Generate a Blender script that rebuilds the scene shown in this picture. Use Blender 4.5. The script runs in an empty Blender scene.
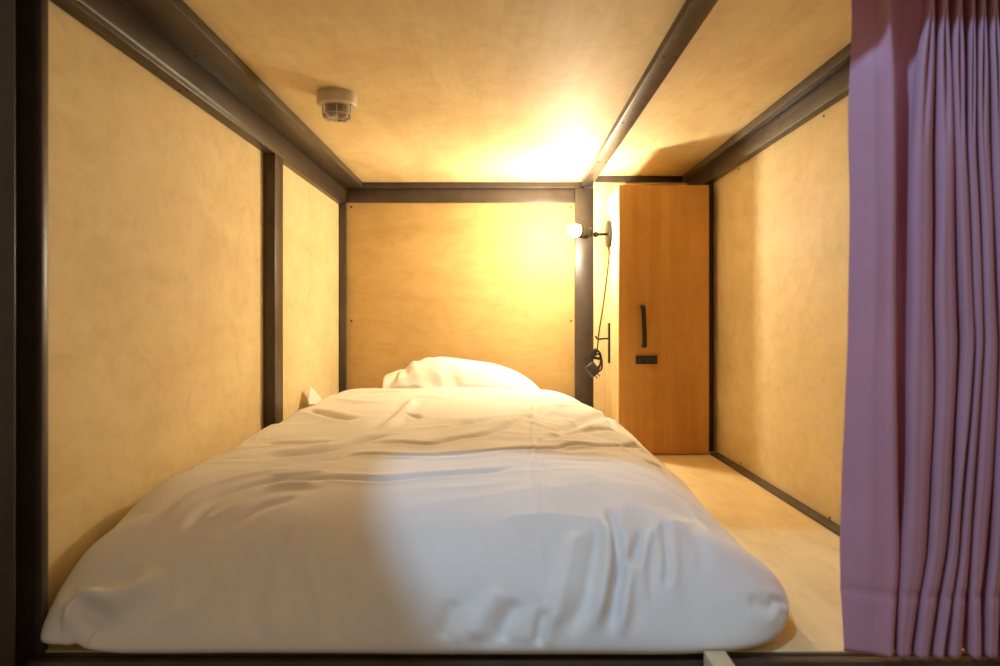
import bpy, bmesh, math, random
import numpy as np
from mathutils import Vector, Matrix

random.seed(4)
F, CZ, HX, HY = 667.0, 0.532, 500.0, 321.0      # focal length in pixels, camera height above the bunk base, vanishing point
COL = bpy.context.scene.collection

# ------------------------------------------------------------------ helpers
def at(px, py, Y):
    """photo pixel at depth Y -> point"""
    return Vector(((px - HX) * Y / F, Y, CZ - (py - HY) * Y / F))

def link(name, me, parent=None, mat=None):
    o = bpy.data.objects.new(name, me)
    COL.objects.link(o)
    if parent is not None:
        o.parent = parent
        inv = parent_world(parent).inverted()
        me.transform(inv)
    if mat is not None:
        me.materials.append(mat)
    return o

def parent_world(o):
    m = Matrix.LocRotScale(o.location, o.rotation_euler, o.scale)
    return parent_world(o.parent) @ m if o.parent else m

def build(name, bm, mat, parent=None, smooth=None):
    """one bmesh (world coordinates) -> one mesh object"""
    bmesh.ops.recalc_face_normals(bm, faces=bm.faces[:])
    me = bpy.data.meshes.new(name)
    bm.to_mesh(me); bm.free()
    if smooth:
        me.polygons.foreach_set('use_smooth', [True] * len(me.polygons))
        if smooth is not True:
            me.set_sharp_from_angle(angle=math.radians(smooth))
    return link(name, me, parent, mat)

def thing(name, label, cat, loc, group=None):
    o = bpy.data.objects.new(name, None)
    COL.objects.link(o)
    o.location = loc
    o.empty_display_size = .05
    return tag(o, label, cat, group)

def tag(o, label, cat, group=None):
    o['label'] = label; o['category'] = cat
    if group: o['group'] = group
    return o

def struct(o):
    o['kind'] = 'structure'
    return o

def add_box(bm, x0, x1, y0, y1, z0, z1, bev=0.0, seg=2, mtx=None):
    r = bmesh.ops.create_cube(bm, size=1.0)
    vs = r['verts']
    for v in vs:
        v.co = Vector(((x0 + x1) / 2 + v.co.x * (x1 - x0), (y0 + y1) / 2 + v.co.y * (y1 - y0), (z0 + z1) / 2 + v.co.z * (z1 - z0)))
    if mtx is not None:
        for v in vs: v.co = mtx @ v.co
    if bev > 0:
        es = list({e for v in vs for e in v.link_edges})
        bmesh.ops.bevel(bm, geom=es, offset=bev, segments=seg, affect='EDGES', profile=.5)

def box(x0, x1, y0, y1, z0, z1, bev=0.0, seg=2, mtx=None):
    bm = bmesh.new(); add_box(bm, x0, x1, y0, y1, z0, z1, bev, seg, mtx); return bm

def add_prism(bm, prof, axis, a, b, bev=0.0):
    """extrude a closed 2-D profile along Y ('y': (x,z)), X ('x': (y,z)) or Z ('z': (x,y))"""
    def P(p, t):
        return {'y': (p[0], t, p[1]), 'x': (t, p[0], p[1]), 'z': (p[0], p[1], t)}[axis]
    A = [bm.verts.new(P(p, a)) for p in prof]
    B = [bm.verts.new(P(p, b)) for p in prof]
    n = len(prof)
    fs = [bm.faces.new(A), bm.faces.new(B[::-1])]
    for i in range(n):
        fs.append(bm.faces.new((A[i], B[i], B[(i + 1) % n], A[(i + 1) % n])))
    bmesh.ops.recalc_face_normals(bm, faces=fs)
    if bev:
        es = list({e for f in fs for e in f.edges})
        bmesh.ops.bevel(bm, geom=es, offset=bev, segments=2, affect='EDGES', profile=.5)

def prism(*a, **k):
    bm = bmesh.new(); add_prism(bm, *a, **k); return bm

def add_lathe(bm, prof, origin, axis=Vector((0, 0, 1)), n=32):
    """prof: (radius, height) list revolved round axis"""
    axis = Vector(axis).normalized()
    q = Vector((0, 0, 1)).rotation_difference(axis)
    rings = []
    for r, h in prof:
        if r < 1e-6:
            rings.append([bm.verts.new(Vector(origin) + q @ Vector((0, 0, h)))])
        else:
            rings.append([bm.verts.new(Vector(origin) + q @ Vector((r * math.cos(2 * math.pi * i / n), r * math.sin(2 * math.pi * i / n), h))) for i in range(n)])
    for A, B in zip(rings, rings[1:]):
        for i in range(n):
            j = (i + 1) % n
            if len(A) == 1 and len(B) > 1: bm.faces.new((A[0], B[i], B[j]))
            elif len(B) == 1 and len(A) > 1: bm.faces.new((A[i], A[j], B[0]))
            elif len(A) > 1: bm.faces.new((A[i], A[j], B[j], B[i]))

def lathe(*a, **k):
    bm = bmesh.new(); add_lathe(bm, *a, **k); return bm

def catmull(pts, n):
    P = np.array(pts, float)
    out = []
    m = len(P)
    ts = np.linspace(0, m - 1, n)
    for t in ts:
        i = min(int(t), m - 2); f = t - i
        p1, p2 = P[i], P[i + 1]
        p0 = P[i - 1] if i > 0 else 2 * p1 - p2
        p3 = P[i + 2] if i + 2 < m else 2 * p2 - p1
        out.append(.5 * (2 * p1 + (p2 - p0) * f + (2 * p0 - 5 * p1 + 4 * p2 - p3) * f * f + (3 * p1 - p0 - 3 * p2 + p3) * f ** 3))
    return np.array(out)

def arclen(pts, n, dens=6):
    """smooth curve through pts resampled to n points at even spacing"""
    c = catmull(pts, len(pts) * dens * 4)
    d = np.r_[0, np.cumsum(np.linalg.norm(np.diff(c, axis=0), axis=1))]
    s = np.linspace(0, d[-1], n)
    return np.stack([np.interp(s, d, c[:, k]) for k in range(c.shape[1])], 1), s

def add_tube(bm, pts, r, n=10, cap=True):
    pts = [Vector(p) for p in pts]
    rings = []; up = None
    for i, p in enumerate(pts):
        t = (pts[min(i + 1, len(pts) - 1)] - pts[max(i - 1, 0)]).normalized()
        if up is None:
            up = t.orthogonal().normalized()
        up = (up - t * up.dot(t)).normalized()
        sd = t.cross(up)
        rr = r[i] if isinstance(r, (list, tuple)) else r
        rings.append([bm.verts.new(p + rr * (math.cos(2 * math.pi * k / n) * up + math.sin(2 * math.pi * k / n) * sd)) for k in range(n)])
    for A, B in zip(rings, rings[1:]):
        for k in range(n):
            bm.faces.new((A[k], A[(k + 1) % n], B[(k + 1) % n], B[k]))
    if cap:
        bm.faces.new(rings[0][::-1]); bm.faces.new(rings[-1])

def tube(*a, **k):
    bm = bmesh.new(); add_tube(bm, *a, **k); return bm

def grid_mesh(name, P, mat, parent=None, closed_u=False):
    """P: n x m x 3 array -> smooth quad mesh"""
    n, m = P.shape[:2]
    me = bpy.data.meshes.new(name)
    idx = np.arange(n * m).reshape(n, m)
    q = np.stack([idx[:-1, :-1], idx[:-1, 1:], idx[1:, 1:], idx[1:, :-1]], -1).reshape(-1, 4)
    if closed_u:
        w = np.stack([idx[:-1, -1], idx[:-1, 0], idx[1:, 0], idx[1:, -1]], -1)
        q = np.vstack([q, w])
    me.from_pydata(P.reshape(-1, 3).tolist(), [], q.tolist())
    me.polygons.foreach_set('use_smooth', [True] * len(me.polygons))
    me.update()
    return link(name, me, parent, mat)

# value noise in numpy
_rng = np.random.RandomState(11)
_tab = _rng.rand(64, 64)
def vnoise(x, y):
    xi = np.floor(x).astype(int); yi = np.floor(y).astype(int)
    fx = x - xi; fy = y - yi
    fx = fx * fx * (3 - 2 * fx); fy = fy * fy * (3 - 2 * fy)
    g = lambda a, b: _tab[a % 64, b % 64]
    return ((g(xi, yi) * (1 - fx) + g(xi + 1, yi) * fx) * (1 - fy) + (g(xi, yi + 1) * (1 - fx) + g(xi + 1, yi + 1) * fx) * fy) * 2 - 1

# ------------------------------------------------------------------ materials
def new_mat(name):
    m = bpy.data.materials.new(name); m.use_nodes = True
    nt = m.node_tree
    return m, nt, nt.nodes['Principled BSDF']

def noise_node(nt, vec, scale, detail=4, rough=.55, dist=0.0):
    n = nt.nodes.new('ShaderNodeTexNoise')
    n.inputs['Scale'].default_value = scale; n.inputs['Detail'].default_value = detail
    n.inputs['Roughness'].default_value = rough; n.inputs['Distortion'].default_value = dist
    nt.links.new(vec, n.inputs['Vector'])
    return n.outputs['Fac']

def mapping(nt, scale=(1, 1, 1), rot=(0, 0, 0)):
    tc = nt.nodes.new('ShaderNodeTexCoord'); mp = nt.nodes.new('ShaderNodeMapping')
    mp.inputs['Scale'].default_value = scale; mp.inputs['Rotation'].default_value = rot
    nt.links.new(tc.outputs['Object'], mp.inputs['Vector'])
    return mp.outputs['Vector']

def ramp(nt, fac, stops):
    r = nt.nodes.new('ShaderNodeValToRGB')
    r.color_ramp.elements[0].position = stops[0][0]; r.color_ramp.elements[0].color = (*stops[0][1], 1)
    r.color_ramp.elements[1].position = stops[-1][0]; r.color_ramp.elements[1].color = (*stops[-1][1], 1)
    for p, c in stops[1:-1]:
        e = r.color_ramp.elements.new(p); e.color = (*c, 1)
    nt.links.new(fac, r.inputs['Fac'])
    return r.outputs['Color']

def mixc(nt, mode, fac, a, b):
    n = nt.nodes.new('ShaderNodeMix'); n.data_type = 'RGBA'; n.blend_type = mode
    if isinstance(fac, (int, float)): n.inputs[0].default_value = fac
    else: nt.links.new(fac, n.inputs[0])
    for s, v in ((6, a), (7, b)):
        if isinstance(v, tuple): n.inputs[s].default_value = (*v, 1)
        else: nt.links.new(v, n.inputs[s])
    return n.outputs[2]

def bump(nt, bsdf, h, strength, dist=.001):
    b = nt.nodes.new('ShaderNodeBump')
    b.inputs['Strength'].default_value = strength; b.inputs['Distance'].default_value = dist
    nt.links.new(h, b.inputs['Height']); nt.links.new(b.outputs['Normal'], bsdf.inputs['Normal'])

def plywood(name, base, grain, rot=(0, 0, 0), rough=.5, contrast=.12, spec=.18):
    """birch ply: long soft grain, cloudy figure and short flecks; grain = mapping scale (small along the grain)"""
    m, nt, b = new_mat(name)
    v = mapping(nt, grain, rot)
    v2 = mapping(nt, (1, 1, 1))
    f1 = noise_node(nt, v, 9, 6, .62, .6)
    f2 = noise_node(nt, v2, 2.2, 3, .5, .3)
    f3 = noise_node(nt, v, 55, 3, .6)
    f4 = noise_node(nt, v2, 11, 4, .6, 1.2)
    lo = tuple(c * (1 - contrast * k) for c, k in zip(base, (1.0, 1.35, 1.9)))
    hi = tuple(min(1, c * (1 + contrast * .45)) for c in base)
    c1 = ramp(nt, f1, [(.3, lo), (.62, base), (.78, hi)])
    c2 = ramp(nt, f2, [(.3, (.86, .84, .80)), (.65, (1, 1, 1))])
    c3 = ramp(nt, f3, [(.3, (.90, .87, .82)), (.5, (1, 1, 1))])
    c4 = ramp(nt, f4, [(.33, (.90, .88, .84)), (.55, (1, 1, 1))])
    c = mixc(nt, 'MULTIPLY', .8, c1, c2)
    c = mixc(nt, 'MULTIPLY', .45, c, c3)
    c = mixc(nt, 'MULTIPLY', .7, c, c4)
    nt.links.new(c, b.inputs['Base Color'])
    b.inputs['Roughness'].default_value = rough
    b.inputs['Specular IOR Level'].default_value = spec
    bump(nt, b, f3, .12, .0006)
    return m

def painted(name, col, rough, metallic=0.0, spec=.5, var=.25):
    m, nt, b = new_mat(name)
    f = noise_node(nt, mapping(nt), 14, 5, .6)
    lo = tuple(c * (1 - var) for c in col); hi = tuple(min(1, c * (1 + var)) for c in col)
    nt.links.new(ramp(nt, f, [(.3, lo), (.7, hi)]), b.inputs['Base Color'])
    g = noise_node(nt, mapping(nt), 160, 3, .6)
    bump(nt, b, g, .12, .0004)
    b.inputs['Roughness'].default_value = rough; b.inputs['Metallic'].default_value = metallic
    b.inputs['Specular IOR Level'].default_value = spec
    return m

def fabric(name, col, rough=.9, weave=900, sheen=.15, strength=.12, var=.05, through=0.0):
    m, nt, b = new_mat(name)
    v = mapping(nt)
    f = noise_node(nt, v, 5, 4, .6)
    n1 = noise_node(nt, mapping(nt, (1, .12, 1)), weave * .35, 2, .6)
    n2 = noise_node(nt, mapping(nt, (.12, 1, 1)), weave * .35, 2, .6)
    c = ramp(nt, f, [(.3, tuple(k * (1 - var) for k in col)), (.7, col)])
    mm = nt.nodes.new('ShaderNodeMath'); mm.operation = 'ADD'
    nt.links.new(n1, mm.inputs[0]); nt.links.new(n2, mm.inputs[1])
    nt.links.new(c, b.inputs['Base Color'])
    b.inputs['Roughness'].default_value = rough
    b.inputs['Specular IOR Level'].default_value = .15
    b.inputs['Sheen Weight'].default_value = sheen
    b.inputs['Sheen Roughness'].default_value = .5
    bump(nt, b, mm.outputs[0], strength, .0006)
    if through:
        tr = nt.nodes.new('ShaderNodeBsdfTranslucent'); mx = nt.nodes.new('ShaderNodeMixShader')
        nt.links.new(c, tr.inputs['Color']); mx.inputs[0].default_value = through
        nt.links.new(b.outputs[0], mx.inputs[1]); nt.links.new(tr.outputs[0], mx.inputs[2])
        nt.links.new(mx.outputs[0], nt.nodes['Material Output'].inputs['Surface'])
    return m

PLY = (.785, .655, .385)
M = {}
M['ply_side'] = plywood('ply_side', PLY, (1, .30, .75), rough=.6, contrast=.10)
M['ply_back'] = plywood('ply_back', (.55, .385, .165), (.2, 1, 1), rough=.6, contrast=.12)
M['ply_ceiling'] = plywood('ply_ceiling', PLY, (1, .16, 1), (0, 0, .25), rough=.62, contrast=.13)
M['ply_floor'] = plywood('ply_floor', (.86, .70, .40), (1, .14, 1), (0, 0, .2), rough=.6, contrast=.11)
M['cabinet'] = plywood('cabinet_veneer', (.66, .36, .105), (1, 1, .05), rough=.45, contrast=.22)
M['cabinet_side'] = plywood('cabinet_edge', (.78, .62, .34), (1, 1, .1), rough=.45, contrast=.1)
M['steel'] = painted('steel_dark_brown', (.062, .044, .033), .38)
M['screw'] = painted('screw_steel', (.09, .08, .07), .3, .7)
M['hole'] = painted('screw_black', (.012, .01, .009), .6)
M['black'] = painted('black_plastic', (.016, .015, .014), .42)
M['black_metal'] = painted('black_metal', (.022, .02, .019), .38, .3)
M['dial'] = painted('dial_grey', (.03, .029, .028), .45)
M['sensor'] = painted('sensor_grey', (.30, .27, .24), .5)
M['white_plastic'] = painted('white_plastic', (.62, .53, .44), .5, var=.05)
M['pale_wood'] = plywood('pale_wood', (.70, .60, .40), (1, 1, .1), rough=.5, contrast=.12)
M['duvet'] = fabric('duvet_cotton', (.80, .775, .75), strength=.16)
M['pillow'] = fabric('pillow_cotton', (.86, .85, .82), strength=.1)
M['mattress'] = fabric('mattress_cotton', (.78, .75, .70))
M['curtain'] = fabric('curtain_purple', (.68, .385, .515), weave=700, sheen=.2, strength=.2, var=.08, through=.22)
M['corridor'] = painted('corridor_floor', (.10, .075, .055), .55)

m, nt, b = new_mat('clear_plastic')
b.inputs['Base Color'].default_value = (1, .96, .88, 1); b.inputs['Roughness'].default_value = .06
b.inputs['Transmission Weight'].default_value = .95; b.inputs['IOR'].default_value = 1.35
M['clear'] = m
WARM = (1.0, .845, .60)
m, nt, b = new_mat('bulb_light')
e = nt.nodes.new('ShaderNodeEmission'); e.inputs['Color'].default_value = (*WARM, 1); e.inputs['Strength'].default_value = 1430
nt.links.new(e.outputs[0], nt.nodes['Material Output'].inputs['Surface'])
M['bulb'] = m

# ------------------------------------------------------------------ shell of the bunk
CEIL, WEB0, LIP = 1.184, 1.095, 1.156           # ceiling, bottom of the beam webs, bottom of the ceiling angle
YB, YR, YF = 3.16, 3.01, 1.06                  # back panel, back panel right of the post, front
XR, XL, XLB = .87, -.772, -.757

def screw_bm(c, n, r=.004, h=.0016):
    return lathe([(0, -.001), (r, -.001), (r, h * .4), (r * .75, h), (0, h)], c, n, 14)

def screws(parent, pts, n, mat, r=.004):
    for c in pts:
        build('screw', screw_bm(c, Vector(n), r), mat, parent, 40)

floor = struct(build('floor', box(-.80, .89, 1.075, 3.18, -.018, 0, .001), M['ply_floor']))
ceil = struct(build('ceiling', box(-.80, .89, 1.0, 3.18, CEIL, CEIL + .018, .001), M['ply_ceiling']))
wl = struct(build('wall_left', box(XL - .012, XL, 1.085, 2.20, 0.001, 1.12, .0008), M['ply_side']))
wlb = struct(build('wall_left_rear', box(XLB - .012, XLB, 2.256, 3.13, 0.001, 1.0795, .0008), M['ply_side']))
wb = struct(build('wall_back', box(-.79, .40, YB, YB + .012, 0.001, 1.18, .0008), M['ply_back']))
wbr = struct(build('wall_back_right', box(.4235, .868, YR, YR + .012, 0.001, 1.18, .0008), M['ply_side']))
wr = struct(build('wall_right', box(XR, XR + .012, 1.085, 3.02, 0.001, 1.12, .0008), M['ply_side']))
struct(build('floor_corridor', box(-2.2, 2.2, -2.0, 3.6, -.44, -.42), M['corridor']))

# frame -------------------------------------------------------------------------
fr = thing('bunk_frame', 'dark brown steel frame of posts and beams around the plywood sleeping compartment', 'bunk frame', (0, 1.06, -.42))
S = M['steel']
BV = .0016
# left side: ceiling angle, wall beam
o = build('ceiling_angle', prism([(-.644, CEIL - .001), (-.644, LIP), (-.735, LIP), (-.735, CEIL - .001)], 'y', 1.08, 3.128, BV), S, fr, 30)
screws(o, [(-.716, y, LIP) for y in (1.57, 2.12, 2.66)], (0, 0, -1), M['hole'], .0045)
o = build('wall_beam', prism([(-.733, LIP - .0005), (-.733, WEB0), (-.7355, WEB0 - .0025), (-.7355, 1.08), (-.7715, 1.08), (-.7715, LIP - .0005)], 'y', 1.068, 3.128, BV), S, fr, 30)
screws(o, [(-.733, y, LIP - .007) for y in (1.518, 1.963, 2.36, 2.72)], (1, 0, 0), M['screw'])
screws(o, [(-.745, 1.585, 1.08), (-.760, 1.585, 1.08)], (0, 0, -1), M['hole'], .0035)
# right side
o = build('ceiling_angle', prism([(.818, CEIL - .001), (.818, LIP - .002), (.8435, LIP - .002), (.8435, CEIL - .001)], 'y', 1.08, 3.0, BV), S, fr, 30)
o = build('wall_beam', prism([(.8416, LIP - .0025), (.8416, WEB0), (.869, WEB0), (.869, LIP - .0025)], 'y', 1.068, 3.0, BV), S, fr, 30)
screws(o, [(.8416, y, LIP - .008) for y in (1.706, 2.02, 2.13)], (-1, 0, 0), M['screw'], .0045)
# back
o = build('ceiling_angle', prism([(3.13, CEIL - .001), (3.13, LIP), (3.153, LIP), (3.153, CEIL - .001)], 'x', -.733, .377, BV), S, fr, 30)
o = build('wall_beam', prism([(3.15, LIP - .0005), (3.15, 1.091), (3.159, 1.091), (3.159, LIP - .0005)], 'x', -.725, .353, BV), S, fr, 30)
screws(o, [at(x, 189.5, 3.15) for x in (440, 483, 533)], (0, -1, 0), M['screw'])
o = build('ceiling_angle', prism([(2.995, CEIL - .001), (2.995, LIP), (3.009, LIP), (3.009, CEIL - .001)], 'x', .4285, .8175, BV), S, fr, 30)
# middle ceiling beam
o = build('ceiling_beam', prism([(.377, CEIL - .001), (.377, 1.160), (.428, 1.160), (.428, CEIL - .001)], 'y', 1.08, 3.129, BV), S, fr, 30)
screws(o, [(x, y, 1.160) for y in (1.587, 2.115, 2.634) for x in (.389, .416)], (0, 0, -1), M['hole'], .0042)
# posts
o = build('post', box(-.7715, -.733, 2.173, 2.2545, .001, 1.0795, BV), S, fr, 30)
screws(o, [(-.733, 2.215, z) for z in (1.05, .45)], (1, 0, 0), M['screw'], .0035)
screws(o, [(-.752, 2.173, z) for z in (1.02,)], (0, -1, 0), M['screw'], .003)
build('post', box(-.757, -.7255, 3.131, 3.159, .001, 1.094, BV), S, fr, 30)
o = build('post', box(.353, .4425, 3.13, 3.159, .001, LIP - .001, BV), S, fr, 30)
screws(o, [(.37, 3.13, 1.128), (.425, 3.13, 1.128)], (0, -1, 0), M['screw'])
build('post', box(.834, .8685, 2.715, 2.76, .001, WEB0 - .001, BV), S, fr, 30)
# front posts: an angle whose inner flange shows, with an outer post in front
bm = bmesh.new()
add_box(bm, -.7475, -.733, 1.067, 1.0835, -.42, 1.0795, BV)
add_box(bm, -.826, -.745, 1.074, 1.0835, -.42, 1.0795, BV)
o = build('post', bm, S, fr, 30)
screws(o, [(-.741, 1.067, z) for z in (.50, -.01)], (0, -1, 0), M['hole'], .003)
bm = bmesh.new()
add_box(bm, -.84, -.7455, 1.0235, 1.027, -.42, 1.25, .001)
add_box(bm, -.84, -.827, 1.028, 1.084, -.42, 1.25, BV)
build('post', bm, S, fr, 30)
build('post', box(.835, .93, 1.0, 1.0665, -.42, 1.079, BV), S, fr, 30)
# bottom bars
bm = bmesh.new()
add_box(bm, -.7445, .834, 1.045, 1.0665, -.075, -.0025, BV)
add_box(bm, -.732, .834, 1.0675, 1.0745, -.06, -.0012, .001)
o = build('front_rail', bm, S, fr, 30)
screws(o, [(-.7395, 1.045, -.012)], (0, -1, 0), M['hole'], .003)
build('floor_bar', prism([(.836, .0006), (.837, .0075), (.8692, .0095), (.8692, .0006)], 'y', 1.085, 2.655, .001), S, fr, 30)
build('front_beam', box(-.84, .93, .955, .985, 1.112, 1.26, .002), S, fr, 30)
build('curtain_rail', box(-.74, .93, 1.045, 1.07, 1.115, 1.14, .002), M['black_metal'], fr, 30)

screws(wb, [at(351.5, 207, YB), at(571, 207, YB), at(571, 321, YB), at(351.5, 321, YB)], (0, -1, 0), M['hole'], .0048)
screws(wr, [(XR, XR * F / (px - HX), CZ - (py - HY) * XR / (px - HX)) for px, py in ((824, 116), (739, 169), (741, 463), (830, 518))], (-1, 0, 0), M['hole'], .0038)

# ------------------------------------------------------------------ wall locker
XC0, XC1, YC, ZC = .473, .8305, 2.65, 1.072
lk = thing('locker', 'tall narrow orange-brown wooden locker with black handle in the back right corner', 'locker', ((XC0 + XC1) / 2, 2.82, 0))
bm = bmesh.new()
add_box(bm, XC0, XC0 + .017, YC + .0185, YR - .002, .001, ZC, .0008)
add_box(bm, XC1 - .017, XC1, YC + .0185, YR - .002, .001, ZC, .0008)
add_box(bm, XC0 + .0172, XC1 - .0172, YC + .0185, YR - .002, ZC - .017, ZC, .0008)
add_box(bm, XC0 + .0172, XC1 - .0172, YC + .0185, YR - .002, .001, .017, .0008)
add_box(bm, XC0 + .0172, XC1 - .0172, YR - .012, YR - .002, .018, ZC - .018)
build('carcass', bm, M['cabinet_side'], lk)
door = build('door', box(XC0, XC1, YC, YC + .017, .004, ZC, .001), M['cabinet'], lk)
# handle: a bowed bar on two feet
hx0, hx1 = at(641.8, 0, YC).x, at(643.2, 0, YC).x
z0, z1 = at(0, 305, YC).z, at(0, 348, YC).z
pts = [(hx0, YC - .001, z0 - .007), (hx0, YC - .022, z0 - .008), (hx0, YC - .028, z0 - .018), ((hx0 + hx1) / 2, YC - .032, (z0 + z1) / 2), (hx1, YC - .028, z1 + .018), (hx1, YC - .022, z1 + .008), (hx1, YC - .001, z1 + .007)]
bm = bmesh.new()
bar = catmull(pts[1:-1], 17)
rect = [(-.0085, -.0035), (.0085, -.0035), (.0085, .0035), (-.0085, .0035)]
rings = []
for i, p in enumerate(bar):
    t = Vector(bar[min(i + 1, 16)] - bar[max(i - 1, 0)]).normalized()
    sx = Vector((1, 0, 0)); nn = t.cross(sx).normalized()
    rings.append([bm.verts.new(Vector(p) + sx * a + nn * c) for a, c in rect])
for A, B in zip(rings, rings[1:]):
    for k in range(4):
        bm.faces.new((A[k], A[(k + 1) % 4], B[(k + 1) % 4], B[k]))
bm.faces.new(rings[0]); bm.faces.new(rings[-1][::-1])
for hx, z in ((hx0, z0 - .008), (hx1, z1 + .008)):
    add_box(bm, hx - .0085, hx + .0085, YC - .024, YC - .0005, z - .0065, z + .0065, .001)
build('handle', bm, M['black_metal'], door, 40)
# number lock
a, c = at(635.5, 355.5, YC), at(657, 364, YC)
lock = build('combination_lock', box(a.x, c.x, YC - .010, YC - .0004, c.z, a.z, .0025, 3), M['black'], door, 40)
zc = (a.z + c.z) / 2
bm = lathe([(0, 0), (.0075, 0), (.0075, .003), (.006, .005), (0, .005)], (a.x + .014, YC - .0102, zc), (0, -1, 0), 20)
build('lock_button', bm, M['dial'], lock, 40)
for k in range(4):
    xx = a.x + .034 + k * .0125
    bm = bmesh.new()
    add_lathe(bm, [(0, -.004), (.0085, -.004), (.009, -.003), (.009, .003), (.0085, .004), (0, .004)], (xx, YC - .0075, zc), (1, 0, 0), 20)
    build('number_dial', bm, M['dial'], lock, 40)

# ------------------------------------------------------------------ lamp
YL = 2.87
ZL = at(0, 234, YL).z
lp = thing('reading_lamp', 'small black adjustable reading lamp lit on the side of the wooden locker', 'lamp', (XC0, YL, ZL))
build('mounting_plate', lathe([(0, .0005), (.056, .0005), (.058, .003), (.058, .010), (.055, .0125), (0, .0125)], (XC0, YL, ZL), (-1, 0, 0), 40), M['black_metal'], lp, 40)
jx = .412
build('arm', tube([(XC0 - .012, YL, ZL), (XC0 - .03, YL, ZL - .001), (jx, YL, ZL - .002)], .0055, 12), M['black_metal'], lp, 50)
build('joint', lathe([(0, -.014), (.007, -.012), (.0125, -.003), (.0125, .003), (.007, .012), (0, .014)], (jx, YL, ZL - .002), (1, 0, 0), 20), M['black_metal'], lp, 40)
hd = Vector((-1, -.50, .12)).normalized()
J = Vector((jx, YL, ZL - .002))
def along(t): return J + hd * t
bm = bmesh.new()
add_lathe(bm, [(0, .008), (.006, .008), (.006, .022), (.016, .025), (.023, .031), (.0262, .040), (.0272, .092), (.0255, .092), (.024, .060), (.012, .056), (0, .056)], J, hd, 36)
for k in range(3):
    add_lathe(bm, [(.0268, .046 + k * .008), (.0282, .047 + k * .008), (.0282, .049 + k * .008), (.0268, .050 + k * .008)], J, hd, 36)
build('lamp_head', bm, M['black_metal'], lp, 40)
build('bulb', lathe([(0, .062), (.010, .062), (.015, .074), (.0225, .092), (.0262, .104), (.0268, .110), (.0240, .121), (.0172, .130), (.009, .1345), (0, .136)], J, hd, 28), M['bulb'], lp, True)
# hanging cord, bundled with its adapter
cp = [at(609.4, 247.5, YL), at(609, 256, YL), at(606.5, 280, YL - .004), at(602.5, 310, YL - .008), at(599, 332, YL - .011), at(597.8, 345, YL - .012), at(597, 352, YL - .012)]
cp[0].x = XC0 - .006
cord = build('power_cord', tube(catmull(cp, 30), .003, 8), M['black'], lp, True)
bm = bmesh.new()
cen = at(596.5, 359, YL - .014)
for k in range(5):                                        # loops of the bundle
    rx, rz = .017 + .008 * random.random(), .048 + .014 * random.random()
    ph = random.uniform(-.35, .35); oy = (k - 2) * .005
    loop = []
    for i in range(25):
        t = 2 * math.pi * i / 24
        x, z = rx * math.cos(t), rz * math.sin(t) * (1 + .1 * math.cos(3 * t + k))
        loop.append(cen + Vector((x * math.cos(ph) - z * math.sin(ph) * .5, oy + .003 * math.sin(2 * t + k), z * math.cos(ph) * .8 - .004 * k)))
    add_tube(bm, loop, .0040, 8, cap=False)
build('cord_bundle', bm, M['black'], cord, True)
build('cord_tie', lathe([(.0145, -.006), (.017, -.005), (.017, .005), (.0145, .006)], cen + Vector((0, 0, .004)), (.2, 0, 1), 20), M['black'], cord, 40)
ac = at(592.5, 369.5, YL - .03)
mt = Matrix.Translation(ac) @ Matrix.Rotation(math.radians(-38), 4, 'Y') @ Matrix.Rotation(.5, 4, 'Z')
bm = box(-.022, .022, -.013, .013, -.027, .027, .004, 3, mt)
ad = build('power_adapter', bm, M['black'], cord, 40)
bm = bmesh.new()
for sx in (-.008, .008):
    add_box(bm, sx - .003, sx + .003, -.0008, .0008, -.043, -.0272, .0004, 1, mt)
build('plug_pins', bm, M['screw'], ad)

# ------------------------------------------------------------------ coat hook on the locker side
YH = 2.875
hk = thing('coat_hook', 'slim black coat hook on locker side, the lamp cord hanging from it', 'hook', (XC0, YH, at(0, 343, YH).z))
zt, zb = at(0, 323, YH).z, at(0, 363, YH).z
build('back_plate', box(XC0 - .007, XC0 - .0004, YH - .013, YH + .013, zb, zt, .0015), M['black_metal'], hk, 40)
zp = at(0, 338.5, YH).z
build('peg', tube(catmull([(XC0 - .006, YH, zp), (XC0 - .03, YH, zp - .001), (.425, YH, zp - .003), (.416, YH, zp + .003), (.413, YH, zp + .012)], 16), .0042, 10), M['black_metal'], hk, True)

# ------------------------------------------------------------------ detector on the ceiling
DX, DY = -.469, 1.915
dt = thing('ceiling_detector', 'small round cream detector with clear ribbed cap on the plywood ceiling', 'detector', (DX, DY, CEIL))
build('base', lathe([(0, .0003), (.0545, .0003), (.0555, .003), (.0555, .030), (.053, .034), (.036, .0355), (0, .0355)], (DX, DY, CEIL), (0, 0, -1), 48), M['white_plastic'], dt, 40)
build('sensor', lathe([(0, .0352), (.017, .0352), (.017, .050), (.013, .056), (0, .056)], (DX, DY, CEIL), (0, 0, -1), 24), M['sensor'], dt, 40)
cap = build('clear_cap', lathe([(.0360, .0358), (.0370, .040), (.0365, .066), (.034, .070), (0, .0715), (0, .0695), (.033, .068), (.0345, .065), (.0345, .0358)], (DX, DY, CEIL), (0, 0, -1), 40), M['clear'], dt, 40)
for k in range(8):
    t = 2 * math.pi * (k + .3) / 8
    cx, cy = DX + .0385 * math.cos(t), DY + .0385 * math.sin(t)
    build('cage_rib', tube(catmull([(cx, cy, CEIL - .036), (cx, cy, CEIL - .064), (DX + .034 * math.cos(t), DY + .034 * math.sin(t), CEIL - .0725), (DX + .018 * math.cos(t), DY + .018 * math.sin(t), CEIL - .0735)], 10), .0016, 6), M['white_plastic'], cap, True)
bm = bmesh.new()
add_tube(bm, [(DX + .0395 * math.cos(i * math.pi / 16), DY + .0395 * math.sin(i * math.pi / 16), CEIL - .062) for i in range(33)], .0014, 6, cap=False)
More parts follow.
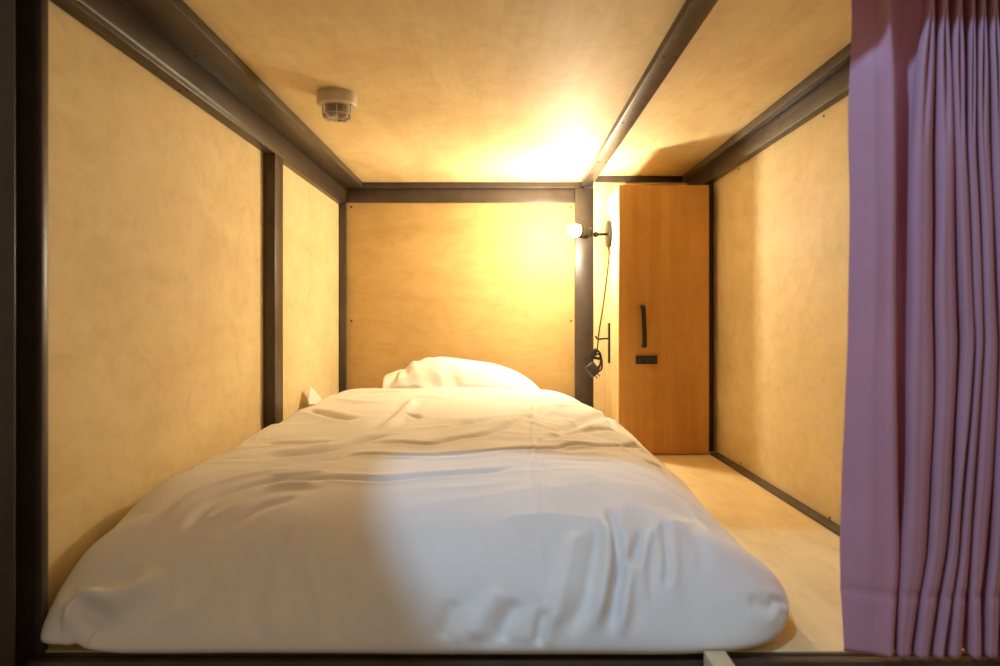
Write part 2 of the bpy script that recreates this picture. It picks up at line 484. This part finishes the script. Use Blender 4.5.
build('cage_ring', bm, M['white_plastic'], cap, True)
build('indicator', lathe([(0, .0002), (.003, .0002), (.0025, .002), (0, .0025)], (DX + .043, DY - .012, CEIL - .0345), (0, 0, -1), 14), M['hole'], dt, 40)

# ------------------------------------------------------------------ mattress
mat_ = tag(build('mattress', box(-.58, .32, 1.32, 3.12, .001, .118, .03, 4), M['mattress'], None, 40), 'flat white mattress under the duvet and pillow on the plywood base', 'mattress')

# ------------------------------------------------------------------ duvet
H = .262
long_prof = [(2.66, .62), (2.74, .68), (2.765, .79), (2.75, .92), (2.70, .99), (2.58, 1.0), (2.3, .965), (2.0, .925), (1.75, .875), (1.55, .84), (1.4, .80), (1.30, .745), (1.22, .65), (1.155, .515), (1.103, .355), (1.070, .22), (1.049, .11), (1.047, .045), (1.07, .012), (1.13, .012)]
lat_prof = [(-.67, .012), (-.712, .016), (-.735, .07), (-.745, .22), (-.745, .48), (-.733, .72), (-.705, .87), (-.65, .955), (-.5, .995), (-.25, 1.0), (0, 1.0), (.15, .99), (.25, .95), (.33, .86), (.40, .71), (.458, .53), (.489, .39), (.501, .27), (.492, .155), (.462, .055), (.42, .015), (.39, .012)]
NB, NA = 470, 330
LB, sb = arclen([(y, f * H) for y, f in long_prof], NB)
LA, sa = arclen([(x, f * H) for x, f in lat_prof], NA)
fl = (LB[:, 1] / H)[:, None]; fa = (LA[:, 1] / H)[None, :]
Yg = np.repeat(LB[:, :1], NA, 1); Xg = np.repeat(LA[None, :, 0], NB, 0)
# the back end keeps its loft only in the middle; plain product rounds the corners
Zg = H * fl * fa
# plan corners rounded
def corner(Xg, Yg, cx, cy, sx, sy, r):
    dx = np.clip((Xg - cx) * sx, 0, None); dy = np.clip((Yg - cy) * sy, 0, None)
    m_ = np.maximum(dx, dy); l_ = np.hypot(dx, dy)
    k = np.where(l_ > 1e-6, m_ / np.maximum(l_, 1e-6), 1)
    both = (dx > 0) & (dy > 0)
    k = np.where(both, k, 1)
    return np.where(dx > 0, cx + sx * dx * k, Xg), np.where(dy > 0, cy + sy * dy * k, Yg)
def front_corner(Xi, sx, Yi, p):
    """the two near corners turn on a rounded plan: side roll and front roll swept into one another"""
    global Xg, Yg, Zg
    jx = np.argmin(np.abs(LA[:, 0] - Xi) + np.where(LA[:, 1] > .6 * H, 0, 9)); iy = np.argmin(np.abs(LB[:, 0] - Yi) + np.where(LB[:, 1] > .5 * H, 0, 9))
    cols = np.arange(jx, NA) if sx > 0 else np.arange(jx, -1, -1)
    rws = np.arange(iy, NB)
    ta = (np.abs(sa[cols] - sa[jx]) / abs(sa[cols[-1]] - sa[jx]))[None, :]; tb = ((sb[rws] - sb[iy]) / (sb[-1] - sb[iy]))[:, None]
    ra = ta[0]; rb = tb[:, 0]
    r = np.maximum(ta, tb); lo_ = np.minimum(ta, tb) / np.maximum(r, 1e-9)
    phi = np.where(ta >= tb, math.pi / 4 * lo_, math.pi / 2 - math.pi / 4 * lo_)
    c_, s_ = np.cos(phi), np.sin(phi); nn = (c_ ** p + s_ ** p) ** (1 / p); 
    ox = np.interp(r, ra, np.abs(LA[cols, 0] - LA[jx, 0])); oy = np.interp(r, rb, LB[iy, 0] - LB[rws, 0])
    za = np.interp(r, ra, LA[cols, 1] / H) * LB[iy, 1] / H; zb = np.interp(r, rb, LB[rws, 1] / H) * LA[jx, 1] / H
    w = s_ ** 2
    ix = np.ix_(rws, cols)
    Xg[ix] = LA[jx, 0] + sx * ox * c_ / nn; Yg[ix] = LB[iy, 0] - oy * s_ / nn
    Zg[ix] = H * (za * (1 - w) + zb * w)
front_corner(.24, 1, 1.29, 4.2)
front_corner(-.64, -1, 1.25, 7)
Xg, Yg = corner(Xg, Yg, .36, 2.68, 1, 1, .1)
Xg, Yg = corner(Xg, Yg, -.60, 2.60, -1, 1, .1)
# clear of the wall post, a little narrower towards the head end
wide = np.clip((Yg - 1.62) / .3, 0, 1)
Xg = np.where(Xg < -.6, Xg + .019 * wide * np.clip((-.6 - Xg) / .12, 0, 1), Xg)
Xg = np.where(Xg > .2, Xg - .058 * np.clip((Yg - 2.2) / .5, 0, 1) * np.clip((Xg - .2) / .25, 0, 1), Xg)
P = np.stack([Xg, Yg, Zg], -1)
A_, B_ = np.meshgrid(sa, sb)
top = np.clip(fl * fa / .35, 0, 1)
D = np.zeros_like(Zg)
# loft: broad swells of the filling
D += top * (.011 * vnoise(A_ * 3.1 + 3, B_ * 2.7 + 8) + .006 * vnoise(A_ * 6.7, B_ * 5.9 + 2))
# fine rumple, stretched across the bed on top
on_top = np.clip((Yg - 1.28) / .15, 0, 1)
w1 = vnoise(A_ * 5 + 1.7 * vnoise(A_ * 3, B_ * 3), B_ * 20 + 4.0 * vnoise(A_ * 2.3 + 5, B_ * 2.0))
w2 = vnoise(A_ * 9 + 20, B_ * 40 + 5 * vnoise(A_ * 3 + 9, B_ * 3))
amp = np.clip(.5 + .9 * vnoise(A_ * 3.3 + 31, B_ * 3.7 + 17), .1, .95)
D += on_top * top * amp * (.0038 * (1 - 2 * np.abs(w1)) + .0014 * w2)
w3 = vnoise(A_ * 13 + 3 * vnoise(A_ * 4, B_ * 4 + 7), B_ * 5 + 11)
D += (1 - on_top) * top * amp * .0042 * (1 - 2 * np.abs(w3))

# folds read off the photograph, laid onto the cloth
T = P.copy()
pxs = HX + F * P[..., 0] / P[..., 1]; pys = HY - F * (P[..., 2] - CZ) / P[..., 1]
gb, ga = np.gradient(P, axis=0), np.gradient(P, axis=1)
N = np.cross(ga, -gb); N /= np.linalg.norm(N, axis=-1, keepdims=True) + 1e-12
if N[NB // 2, NA // 2, 2] < 0: N = -N
facing = (N * (np.array([0, 0, CZ]) - P)).sum(-1) > 0
def cloth(px, py):
    d = (pxs - px) ** 2 + (pys - py) ** 2 + np.where(facing, 0, 1e6)
    i, j = np.unravel_index(np.argmin(d), d.shape)
    return A_[i, j], B_[i, j]
def crease(pts, w, h, lip=.6, fade=.2):
    """valley (h<0) or ridge (h>0) along a line, with a softer lip beside it, fading at both ends"""
    global D
    w, h = w * .9, h * 1.15
    Q = np.array([cloth(*p) for p in pts])
    Q = catmull(Q, max(12, 6 * len(pts)))
    seg = np.linalg.norm(np.diff(Q, axis=0), axis=1); cum = np.r_[0, np.cumsum(seg)]; L = cum[-1] + 1e-9
    best = np.full(A_.shape, 9.0); sgn = np.zeros_like(best); tt = np.zeros_like(best)
    lo, hi = Q.min(0) - .12, Q.max(0) + .12
    i0, i1 = np.searchsorted(sb, [lo[1], hi[1]]); j0, j1 = np.searchsorted(sa, [lo[0], hi[0]])
    sl = (slice(i0, i1), slice(j0, j1))
    a, b_ = A_[sl], B_[sl]
    best = np.full(a.shape, 9.0); sgn = np.zeros_like(a); tt = np.zeros_like(a)
    for k in range(len(Q) - 1):
        p, q = Q[k], Q[k + 1]; d = q - p; l2 = d @ d + 1e-12
        t = np.clip(((a - p[0]) * d[0] + (b_ - p[1]) * d[1]) / l2, 0, 1)
        ex, ey = a - p[0] - t * d[0], b_ - p[1] - t * d[1]
        dist = np.hypot(ex, ey); s_ = np.sign(d[0] * ey - d[1] * ex)
        u = dist < best
        best[u] = dist[u]; sgn[u] = s_[u]; tt[u] = (cum[k] + t[u] * seg[k]) / L
    env = np.clip(tt / fade, 0, 1) * np.clip((1 - tt) / fade, 0, 1); env = env * env * (3 - 2 * env)
    x = best * np.where(sgn == 0, 1, sgn) / w
    D[sl] += env * h * (np.exp(-x * x) - lip * .5 * (np.exp(-((x - 1.9) / 1.3) ** 2) + np.exp(-((x + 1.9) / 1.3) ** 2)))
# across the bed
crease([(258, 459), (300, 453), (340, 447), (365, 441), (394, 435)], .022, -.012)
crease([(262, 446), (300, 444), (335, 441)], .016, -.006)
crease([(305, 461), (340, 458), (360, 454), (400, 456), (440, 457), (480, 455), (535, 452), (570, 446), (610, 447), (655, 457)], .010, -.009)
crease([(256, 485), (290, 480), (330, 477), (380, 480), (420, 479), (480, 475), (525, 469)], .011, -.008)
crease([(268, 475), (300, 472), (330, 470)], .012, .006)
crease([(308, 409), (330, 415), (356, 423)], .020, -.010)
crease([(355, 449), (375, 445), (400, 444), (430, 446), (460, 441), (490, 436), (530, 419), (552, 409)], .013, -.008)
crease([(440, 432), (480, 426), (510, 420), (548, 417)], .018, -.006)
crease([(414, 398), (404, 413), (392, 424), (376, 434)], .018, .010)
crease([(400, 416), (412, 417), (420, 421)], .012, -.006)
crease([(545, 436), (575, 428), (605, 419), (618, 426)], .018, -.009)
crease([(540, 443), (580, 433), (625, 437)], .016, -.008)
crease([(535, 416), (560, 408), (580, 411)], .020, -.008)
crease([(560, 400), (585, 405), (605, 415)], .018, .007)
crease([(645, 462), (660, 468), (672, 480)], .012, -.005)
crease([(590, 425), (615, 432), (640, 448)], .012, -.006)
crease([(210, 450), (235, 442), (262, 428), (285, 424)], .020, -.009)
crease([(330, 396), (372, 402), (420, 397), (470, 402)], .025, .006)
# pressed fold down the length
crease([(533, 398), (533, 425), (533, 452), (538, 490), (541, 540), (543, 600), (544, 640)], .0055, .0022, .9)
# diagonals on the near left
crease([(157, 527), (188, 501), (227, 482), (300, 466)], .016, .007)
crease([(180, 535), (216, 499), (259, 482), (298, 475)], .012, -.008)
crease([(196, 531), (235, 506), (274, 486), (330, 482)], .014, .006)
crease([(212, 540), (250, 512), (300, 494)], .014, -.005)
crease([(58, 634), (90, 608), (112, 599), (140, 587), (160, 562)], .024, .020)
crease([(70, 622), (84, 615), (100, 622), (106, 636)], .016, -.017)
crease([(247, 640), (250, 600), (266, 560), (290, 520)], .014, -.005)
crease([(270, 640), (272, 600), (285, 560)], .014, .005)
crease([(150, 630), (190, 600), (230, 560)], .022, .005)
crease([(330, 645), (335, 610), (350, 570)], .018, -.004)
# gathers on the near right
crease([(609, 508), (614, 530), (619, 561), (617, 598), (611, 640)], .010, -.012)
crease([(622, 540), (628, 575), (624, 610), (618, 642)], .010, .007)
crease([(607, 520), (606, 558), (602, 592), (592, 634)], .010, .013)
crease([(598, 528), (592, 570), (585, 600), (568, 638)], .012, -.009)
crease([(643, 526), (635, 553), (624, 570), (621, 590)], .010, -.009)
crease([(652, 525), (646, 552), (640, 580), (642, 610)], .012, .006)
crease([(662, 517), (667, 542), (668, 572), (662, 592)], .010, -.009)
crease([(688, 520), (700, 550), (705, 580)], .016, -.004)
crease([(575, 530), (566, 575), (556, 615), (549, 642)], .014, .008)
crease([(547, 610), (541, 630), (536, 648)], .008, -.010)
crease([(520, 600), (505, 625), (500, 645)], .012, -.008)
crease([(500, 590), (480, 620), (470, 645)], .016, .007)
crease([(455, 600), (440, 640)], .014, -.006)
crease([(760, 560), (778, 574), (786, 590)], .010, -.008)
crease([(745, 600), (770, 606), (786, 604)], .010, -.006)
P = P + N * D[..., None]
P[..., 2] += .014 * np.exp(-((P[..., 0] + .69) / .05) ** 2 - ((P[..., 1] - 1.07) / .04) ** 2)
P[..., 2] = np.maximum(P[..., 2], .0015)
P[..., 0] = np.where((P[..., 1] > 1.9), np.maximum(P[..., 0], -.7305), np.maximum(P[..., 0], -.764))
P[..., 0] = np.where((P[..., 1] < 1.105), np.maximum(P[..., 0], -.7305), P[..., 0])
duvet = grid_mesh('duvet', P, M['duvet'])
tag(duvet, 'large rumpled white duvet spread over the whole bed', 'duvet')
# stray corner of the cover standing up at the wall
cx0 = -.7285
Pc = np.zeros((14, 15, 3))
for i in range(14):
    for j in range(15):
        t, s_ = i / 13, j / 14 - .5
        Pc[i, j] = (cx0 + .030 * (1 - t) * math.cos(s_ * 2.6) - .004 * t + .006 * t * t, 2.60 + s_ * (.17 * (1 - t) ** .8 + .012) - .03 * t, .215 + .062 * t + .004 * math.sin(s_ * 9))
cnr = grid_mesh('cover_corner', Pc, M['duvet'], duvet)
sm = cnr.modifiers.new('thick', 'SOLIDIFY'); sm.thickness = .004

# ------------------------------------------------------------------ pillow
pc = Vector((at(466, 0, 2.93).x, 2.965, .262))
PX, PY, PZ = .345, .152, .134
nu, nv = 120, 60
Pp = np.zeros((nv, nu, 3))
for i in range(nv):
    ph = -math.pi / 2 + math.pi * i / (nv - 1)
    for j in range(nu):
        th = 2 * math.pi * j / nu
        cx, cy = math.cos(th), math.sin(th)
        # rounded-square plan with pointed corners
        k = 1 / max(abs(cx), abs(cy))
        sq = 1 + (min(k, 1.4142) - 1) * .72
        r = abs(math.cos(ph)) ** .62
        x, y = cx * sq * r, cy * sq * r
        loft = max(0, 1 - max(0, abs(x)) ** 3.0) ** .75 * max(0, 1 - abs(y) ** 2.6) ** .7
        z = (1 if ph >= 0 else -.8) * loft
        Pp[i, j] = (x, y, z)
X_, Y_, Z_ = Pp[..., 0], Pp[..., 1], Pp[..., 2]
Zs = Z_ * PZ * (1 - .16 * X_) * 1.0
Zs += np.where(Z_ > 0, 1, 0) * (.007 * vnoise(X_ * 3 + 40, Y_ * 2 + 3) * np.abs(Z_) + .006 * np.exp(-((X_ + .75) / .3) ** 2) * np.sin(X_ * 34 + 3 * Y_))
Yp = Y_ * PY + .008 * vnoise(X_ * 5 + 9, Z_ * 3) * (1 - np.abs(Z_))
Yp += -np.clip(-Y_, 0, 1) * .006 * np.sin(X_ * 22 + 4 * Z_) * np.exp(-((X_ + .4) / .45) ** 2)
Pw = np.stack([pc.x + X_ * PX, pc.y + Yp, pc.z + Zs], -1)
# sags: corners droop, right end lower
Pw[..., 2] += -.012 * X_ ** 2 - .016 * X_
pl = grid_mesh('pillow', Pw, M['pillow'], None, True)
tag(pl, 'plump white pillow at the head of the bed against the plywood', 'pillow')
zmin = Pw[..., 2].min()
pc.z += .121 - zmin
pl.data.transform(Matrix.Translation((0, 0, .121 - zmin)))
# open hem of the case at the left end
hem = []
for i in range(40):
    t = 2 * math.pi * i / 40
    yy, zz = math.cos(t), math.sin(t)
    hem.append((yy, zz))
Ph = np.zeros((8, 40, 3))
for i in range(8):
    f = i / 7
    for j, (yy, zz) in enumerate(hem):
        Ph[i, j] = (pc.x - PX * .86 - .058 * f + .004 * math.sin(5 * yy), pc.y + yy * PY * (.80 + .08 * f), pc.z + .012 + zz * (.070 - .022 * f) + .004 * math.sin(7 * yy + f))
hm = grid_mesh('case_hem', Ph, M['pillow'], pl, True)
sm = hm.modifiers.new('thick', 'SOLIDIFY'); sm.thickness = .003

# ------------------------------------------------------------------ curtain
# lobes (left, right) of every fold at several heights, read as pixel columns at depth about 1.05
rows = [
    (1.110, [(853, 889), (925, 930), (939, 943), (953, 957), (967, 970.5), (977, 981), (988, 992), (1002, 1006), (1018, 1022), (1036, 1040), (1056, 1060)]),
    (1.020, [(853, 889.5), (924, 931), (938, 944), (952, 958), (966, 971.5), (976, 982), (987, 993), (1001, 1007), (1017, 1023), (1035, 1041), (1055, 1061)]),
    (.975, [(852, 891), (919, 932), (935.5, 946.5), (949, 961), (965, 972), (974.5, 984), (986, 996), (999, 1010), (1014, 1026), (1032, 1044), (1052, 1064)]),
    (.925, [(851, 893.5), (914, 933), (934, 949), (948, 963), (964.5, 972.5), (973.5, 986), (986.5, 999), (1000, 1013), (1015, 1029), (1031, 1047), (1050, 1067)]),
    (.800, [(850, 893), (910, 932), (934, 951), (951, 963), (964, 973), (974, 987), (988, 1000), (1001, 1014), (1016, 1030), (1032, 1048), (1051, 1068)]),
    (.500, [(848.5, 894), (906, 931), (934, 956), (959, 970), (971, 979), (980, 995), (997, 1010), (1012, 1024), (1026, 1040), (1042, 1058), (1060, 1076)]),
    (.250, [(843, 896), (903, 928), (930, 947), (949, 959), (960, 970), (971, 988), (991, 1006), (1008, 1020), (1023, 1038), (1040, 1056), (1059, 1074)]),
    (.170, [(841, 896.5), (900, 925), (927, 943), (945, 955), (956, 967), (968, 985), (988, 1003), (1005, 1018), (1021, 1036), (1038, 1054), (1057, 1072)]),
    (.100, [(841.5, 894), (897, 917), (918.5, 935), (937, 948), (949, 964), (966, 979), (983, 998), (1001, 1014), (1017, 1032), (1035, 1050), (1054, 1068)]),
    (.009, [(843.5, 891.5), (894, 908.5), (910.5, 926), (928, 939), (943, 961), (965, 978), (981, 995), (998, 1011), (1014, 1029), (1032, 1048), (1051, 1066)]),
]
NK = 9
zs = np.array([r[0] for r in rows])
keys = []
DF, DB = 1.032, 1.082
for z, lobes in rows:
    pin = math.exp(-((z - .95) / .024) ** 2)                # open mouth of each pinch pleat
    pts = []
    for k, (l, r) in enumerate(lobes):
        w = r - l
        deep = DB if z < .9 else DB - .004
        if k == 0:
            dn = np.clip((.2 - z) / .19, 0, 1)
            up = np.clip((z - .93) / .07, 0, 1)
            # flat leading edge, then the first fold
            prof = [(0, 1.072 + .004 * up - .016 * dn), (.16, 1.064 + .010 * up - .012 * dn), (.34, 1.054 + .020 * up - .006 * dn), (.50, 1.045 + .027 * up), (.64, 1.043 + .024 * up), (.78, 1.040 + .012 * up), (.90, 1.036 + .002 * up), (.985, 1.045), (1.0, 1.062)]
        else:
            mid = DF + .030 * pin
            prof = [(.03, 1.062), (0.0, 1.050), (.10, 1.038), (.30, DF), (.5, mid), (.70, DF + .001), (.90, 1.040), (1.0, 1.052), (.97, 1.064)]
        for t, d in prof:
            pts.append((l + w * t, d))
        if k + 1 < len(lobes):
            l2 = lobes[k + 1][0]
            g = (r + l2) / 2
            pts.append((g - min(2.5, .2 * (l2 - r)), deep)); pts.append((g + min(2.5, .2 * (l2 - r)), deep))
    keys.append([((x - HX) * (d * .6 + 1.06 * .4) / F, d) for x, d in pts])
keys = np.array(keys)                                      # rows x points x 2
nz, nx = 150, keys.shape[1] * 5
zz = np.linspace(.009, 1.110, nz)
order = np.argsort(zs)
Kc = np.zeros((nz, keys.shape[1], 2))
zsort = zs[order]; ks = keys[order]
for p in range(keys.shape[1]):
    for c in range(2):
        # smooth (monotone) blend between heights
        v = np.interp(zz, zsort, ks[:, p, c])
        Kc[:, p, c] = v
kern = np.array([1, 2, 3, 4, 3, 2, 1.0]); kern /= kern.sum()
pad = np.pad(Kc, ((3, 3), (0, 0), (0, 0)), mode='edge')
Kc = sum(kern[i] * pad[i:i + nz] for i in range(7))
Pcu = np.zeros((nz, nx, 3))
for i in range(nz):
    c = catmull(Kc[i], nx)
    Pcu[i, :, 0] = c[:, 0]; Pcu[i, :, 1] = c[:, 1]; Pcu[i, :, 2] = zz[i]
uu = np.linspace(0, 1, nx)[None, :] * np.ones((nz, 1))
Pcu[..., 1] += .0035 * vnoise(uu * 40, zz[:, None] * 5 + 3) * np.clip((1.0 - zz[:, None]) / .2, 0, 1)
Pcu[..., 0] += .0020 * vnoise(uu * 30 + 9, zz[:, None] * 7 + 1)
hemz = zz[:, None] - .105
Pcu[..., 1] += .0022 * np.exp(-(hemz / .006) ** 2)           # stitched hem
cu = grid_mesh('curtain', Pcu, M['curtain'])
tag(cu, 'purple pinch-pleated curtain drawn to the right side of the bunk opening', 'curtain')
sm = cu.modifiers.new('thick', 'SOLIDIFY'); sm.thickness = .0016; sm.offset = 0

# ------------------------------------------------------------------ wooden upright outside the rail
wp = tag(build('wooden_post', box(.3165, .3505, .945, 1.038, -.42, .0195, .002), M['pale_wood'], None, 30), 'pale wooden post end just outside the front rail below the duvet', 'post')

# ------------------------------------------------------------------ light
sl = bpy.data.lights.new('corridor_downlight', 'SPOT')
sl.energy = 102; sl.color = (.37, .68, 1.0); sl.spot_size = math.radians(37.4); sl.spot_blend = .05; sl.shadow_soft_size = .05
so = bpy.data.objects.new('corridor_downlight', sl); COL.objects.link(so)
so.location = (-.5, .2, 2.238)
so.rotation_euler = (Vector((.25, 1.10, .85)) - Vector(so.location)).to_track_quat('-Z', 'Y').to_euler()

w = bpy.data.worlds.new('World'); bpy.context.scene.world = w; w.use_nodes = True
w.node_tree.nodes['Background'].inputs['Color'].default_value = (1.0, .76, .52, 1)
w.node_tree.nodes['Background'].inputs['Strength'].default_value = .33

# ------------------------------------------------------------------ camera
cam = bpy.data.cameras.new('camera'); co = bpy.data.objects.new('camera', cam); COL.objects.link(co)
co.location = (0, 0, CZ); co.rotation_euler = (math.pi / 2, 0, 0)
cam.sensor_width = 36; cam.lens = 36 * F / 1000; cam.shift_y = -12.0 / 1000
cam.clip_start = .02
cam.dof.use_dof = True; cam.dof.focus_distance = 2.5; cam.dof.aperture_fstop = 4.5
sc = bpy.context.scene
sc.camera = co
sc.view_settings.view_transform = 'Standard'; sc.view_settings.look = 'None'
sc.view_settings.exposure = 0; sc.view_settings.gamma = 1; sc.view_settings.use_curve_mapping = False
sc.cycles.max_bounces = 14; sc.cycles.diffuse_bounces = 8
sc.cycles.use_denoising = True
